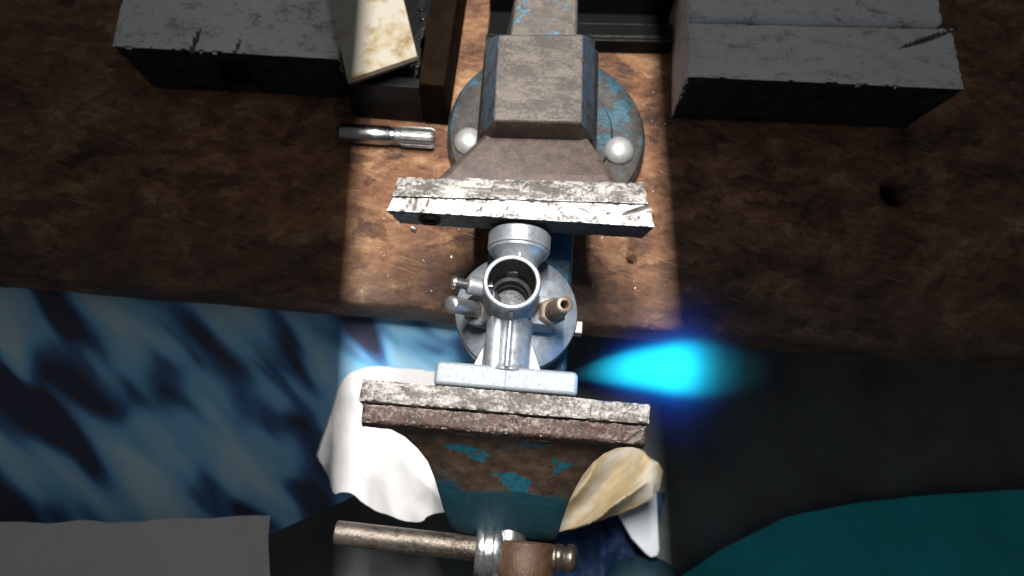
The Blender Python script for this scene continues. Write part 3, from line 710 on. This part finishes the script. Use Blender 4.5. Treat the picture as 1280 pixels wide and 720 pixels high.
o = obj('tan_rag', bm, TAN, sharp=90, label='crumpled tan and cream rag right of the blue nose', category='rag'); thicken(o, 1.2)
bm = bmesh.new()
out = [(88, -58), (108, -44), (125.2, -47), (128.6, -97), (127, -101.5), (122, -103), (117.5, -100), (106.8, -90), (95.5, -72.5)]
prism(bm, out, -176, -173)
o = obj('plastic_flap', bm, FLAPM, None, 1.0, label='smooth white plastic flap below the tan rag', category='plastic sheet')
bm = bmesh.new()
cloth(bm, Z([(20, -60), (70, -55), (140, -50)], -225), Z([(25, -170), (70, -165), (125, -160)], -235),
      lambda p, u, v: 22 * ridged(p, 0.03, (0.95, 0.2)) + 6 * fbm(p * 0.05), 70, 60)
o = obj('navy_cloth', bm, NAVY, sharp=90, label='dark navy blue cloth below the tan rag', category='cloth'); thicken(o, 1.2)
bm = bmesh.new()  # added sheet, repeats the white cloth enlarged at the far left
cloth(bm, Z([(-360, -120), (-320, -117), (-236, -110), (-141, -98)], -74), Z([(-345, -230), (-300, -220), (-215, -205), (-128, -190)], -80),
      lambda p, u, v: 5 * ridged(p, 0.02, (0.8, 0.4)) + 4 * fbm(p * 0.03, 2), 80, 40)
o = obj('added_grey_sheet', bm, m_simple('pale_grey_cotton', (0.80, 0.79, 0.76), 0.9, 0.0, 0.05, 0.03, 0.3, 2.0), sharp=90, label='added pale grey sheet along the bottom left, below the blue cloth', category='sheet'); thicken(o, 1.0)
bm = bmesh.new()  # added sheet with the flame's teal glow put into its colour
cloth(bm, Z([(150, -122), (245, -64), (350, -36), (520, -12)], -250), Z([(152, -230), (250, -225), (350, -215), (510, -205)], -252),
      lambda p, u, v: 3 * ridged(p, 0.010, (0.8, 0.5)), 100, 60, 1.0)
o = obj('glow_sheet', bm, m_simple('teal_glow', (0.012, 0.46, 0.50), 0.7, 0.0, 0.15, 0.02, 0.2), sharp=90, label='dim teal sheet at the bottom right, below the flame', category='sheet'); thicken(o, 1.0)
bm = bmesh.new()
lathe(bm, [(0, 0), (34, 0), (37, 4), (37, 10), (33, 20), (22, 28), (8, 32), (0, 32.5)], (122, -138, -205), seg=48)
o = obj('rounded_cap', bm, TEAL, sharp=50, label='dark teal rounded cap at the bottom edge, right of the vise handle', category='cap')

# ------------------------------------------------------------------ torch flame
FX0, FX1 = 27.0, 190.0
def axis_y(x): s = max(0, (x - 30) / 200); return -36 + 11 * (1 - math.exp(-s * 5)) - 6 * s ** 1.5
def axis_z(x): return 114.0
def halfw(x):
    s = max(0.0, (x - FX0)); return 1.5 + 23 * (1 - math.exp(-s / 40)) + 0.03 * s - 0.30 * max(0, s - 52) * min(1, max(0, s - 52) / 25) if s < 105 else max(4.0, 26 - 0.30 * (s - 52))
bm = bmesh.new(); rings = []
for k in range(48):
    x = FX0 + (FX1 - FX0) * (k / 47) ** 1.4; w_ = halfw(x) * 2.0 + 2
    rings.append([bm.verts.new((x, axis_y(x) + w_ * math.cos(t), axis_z(x) + w_ * 0.9 * math.sin(t))) for t in [2 * math.pi * q / 32 for q in range(32)]])
for A, B in zip(rings, rings[1:]):
    for q in range(32): bm.faces.new((A[q], A[(q + 1) % 32], B[(q + 1) % 32], B[q]))
bm.faces.new(rings[0]); bm.faces.new(rings[-1][::-1])
n = N('gas_flame'); n.t.nodes.remove(n.b)
x, y, z = n.xyz()
crv = n.t.nodes.new('ShaderNodeFloatCurve'); cm = crv.mapping.curves[0]
def fcurve(fun, lo_, hi_):
    c = n.t.nodes.new('ShaderNodeFloatCurve'); cu = c.mapping.curves[0]
    while len(cu.points) < 14: cu.points.new(0.5, 0.5)
    for k in range(14):
        t = (k / 13) ** 1.5; cu.points[k].location = (t, (fun(FX0 + (FX1 - FX0) * t) - lo_) / (hi_ - lo_))
    c.mapping.update()
    n.t.links.new(n.math('DIVIDE', n.math('SUBTRACT', x, FX0), FX1 - FX0), c.inputs['Value'])
    return n.math('ADD', n.math('MULTIPLY', c.outputs[0], hi_ - lo_), lo_)
yc = fcurve(axis_y, -220, 0); hw = fcurve(halfw, 0, 80)
dy = n.math('DIVIDE', n.math('SUBTRACT', y, yc), hw); dz = n.math('DIVIDE', n.math('SUBTRACT', z, 114.0), hw)
rad = n.math('SQRT', n.math('ADD', n.math('MULTIPLY', dy, dy), n.math('MULTIPLY', dz, dz)))
rad = n.math('MULTIPLY', rad, 0.5)
core = n.ramp(rad, [(0.0, 1.0), (0.24, 0.85), (0.36, 0.20), (0.50, 0.055), (0.72, 0.016), (1.0, 0.0)])
alongr = n.ramp(n.math('DIVIDE', n.math('SUBTRACT', x, FX0), FX1 - FX0), [(0.0, 0.0), (0.055, 0.12), (0.165, 0.85), (0.29, 1.0), (0.335, 0.60), (0.375, 0.22), (0.42, 0.06), (0.48, 0.012), (0.56, 0.0)])
em = n.t.nodes.new('ShaderNodeEmission')
n.put(em.inputs[0], n.ramp(rad, [(0.0, (0.02, 0.80, 1.0)), (0.27, (0.01, 0.60, 0.95)), (0.40, (0.005, 0.12, 0.65)), (0.6, (0.004, 0.05, 0.5))]))
n.put(em.inputs[1], n.math('MULTIPLY', n.math('MULTIPLY', core, alongr), 120.0))
n.t.links.new(em.outputs[0], n.o.inputs['Volume'])
fl = obj('torch_flame', bm, n.m, sharp=90, label='blue gas torch flame blowing onto the carburettor flange from the right', category='flame')
fd = bpy.data.lights.new('flame_glow', 'POINT'); fd.energy = 0.022; fd.color = (0.06, 0.32, 1.0); fd.shadow_soft_size = 0.012
fo = bpy.data.objects.new('flame_glow', fd); C.objects.link(fo); fo.location = Vector((52, -31, 118)) * MM

# ------------------------------------------------------------------ added unseen hood that keeps light off the bench sides
hood = thing('light_hood', 'added unseen black hood above the vise, shading the bench sides', 'light hood', (LAMP.x * 1000, LAMP.y * 1000, 670))
hood.rotation_euler = (0, 0, ROT)
def hood_part(x0, x1, y0, y1, z0, z1):
    bm = bmesh.new(); box(bm, x0, x1, y0, y1, z0, z1); fin(bm)
    me = bpy.data.meshes.new('shade_panel'); bm.to_mesh(me); bm.free()
    for v in me.vertices: v.co *= MM
    me.materials.append(HOOD); o = bpy.data.objects.new('shade_panel', me); C.objects.link(o); o.parent = hood
hood_part(-25.9, -23.9, -360, 330, -172, 1); hood_part(23.9, 25.9, -360, 330, -172, 1); hood_part(-25.9, 25.9, -360, 330, 1.2, 4)
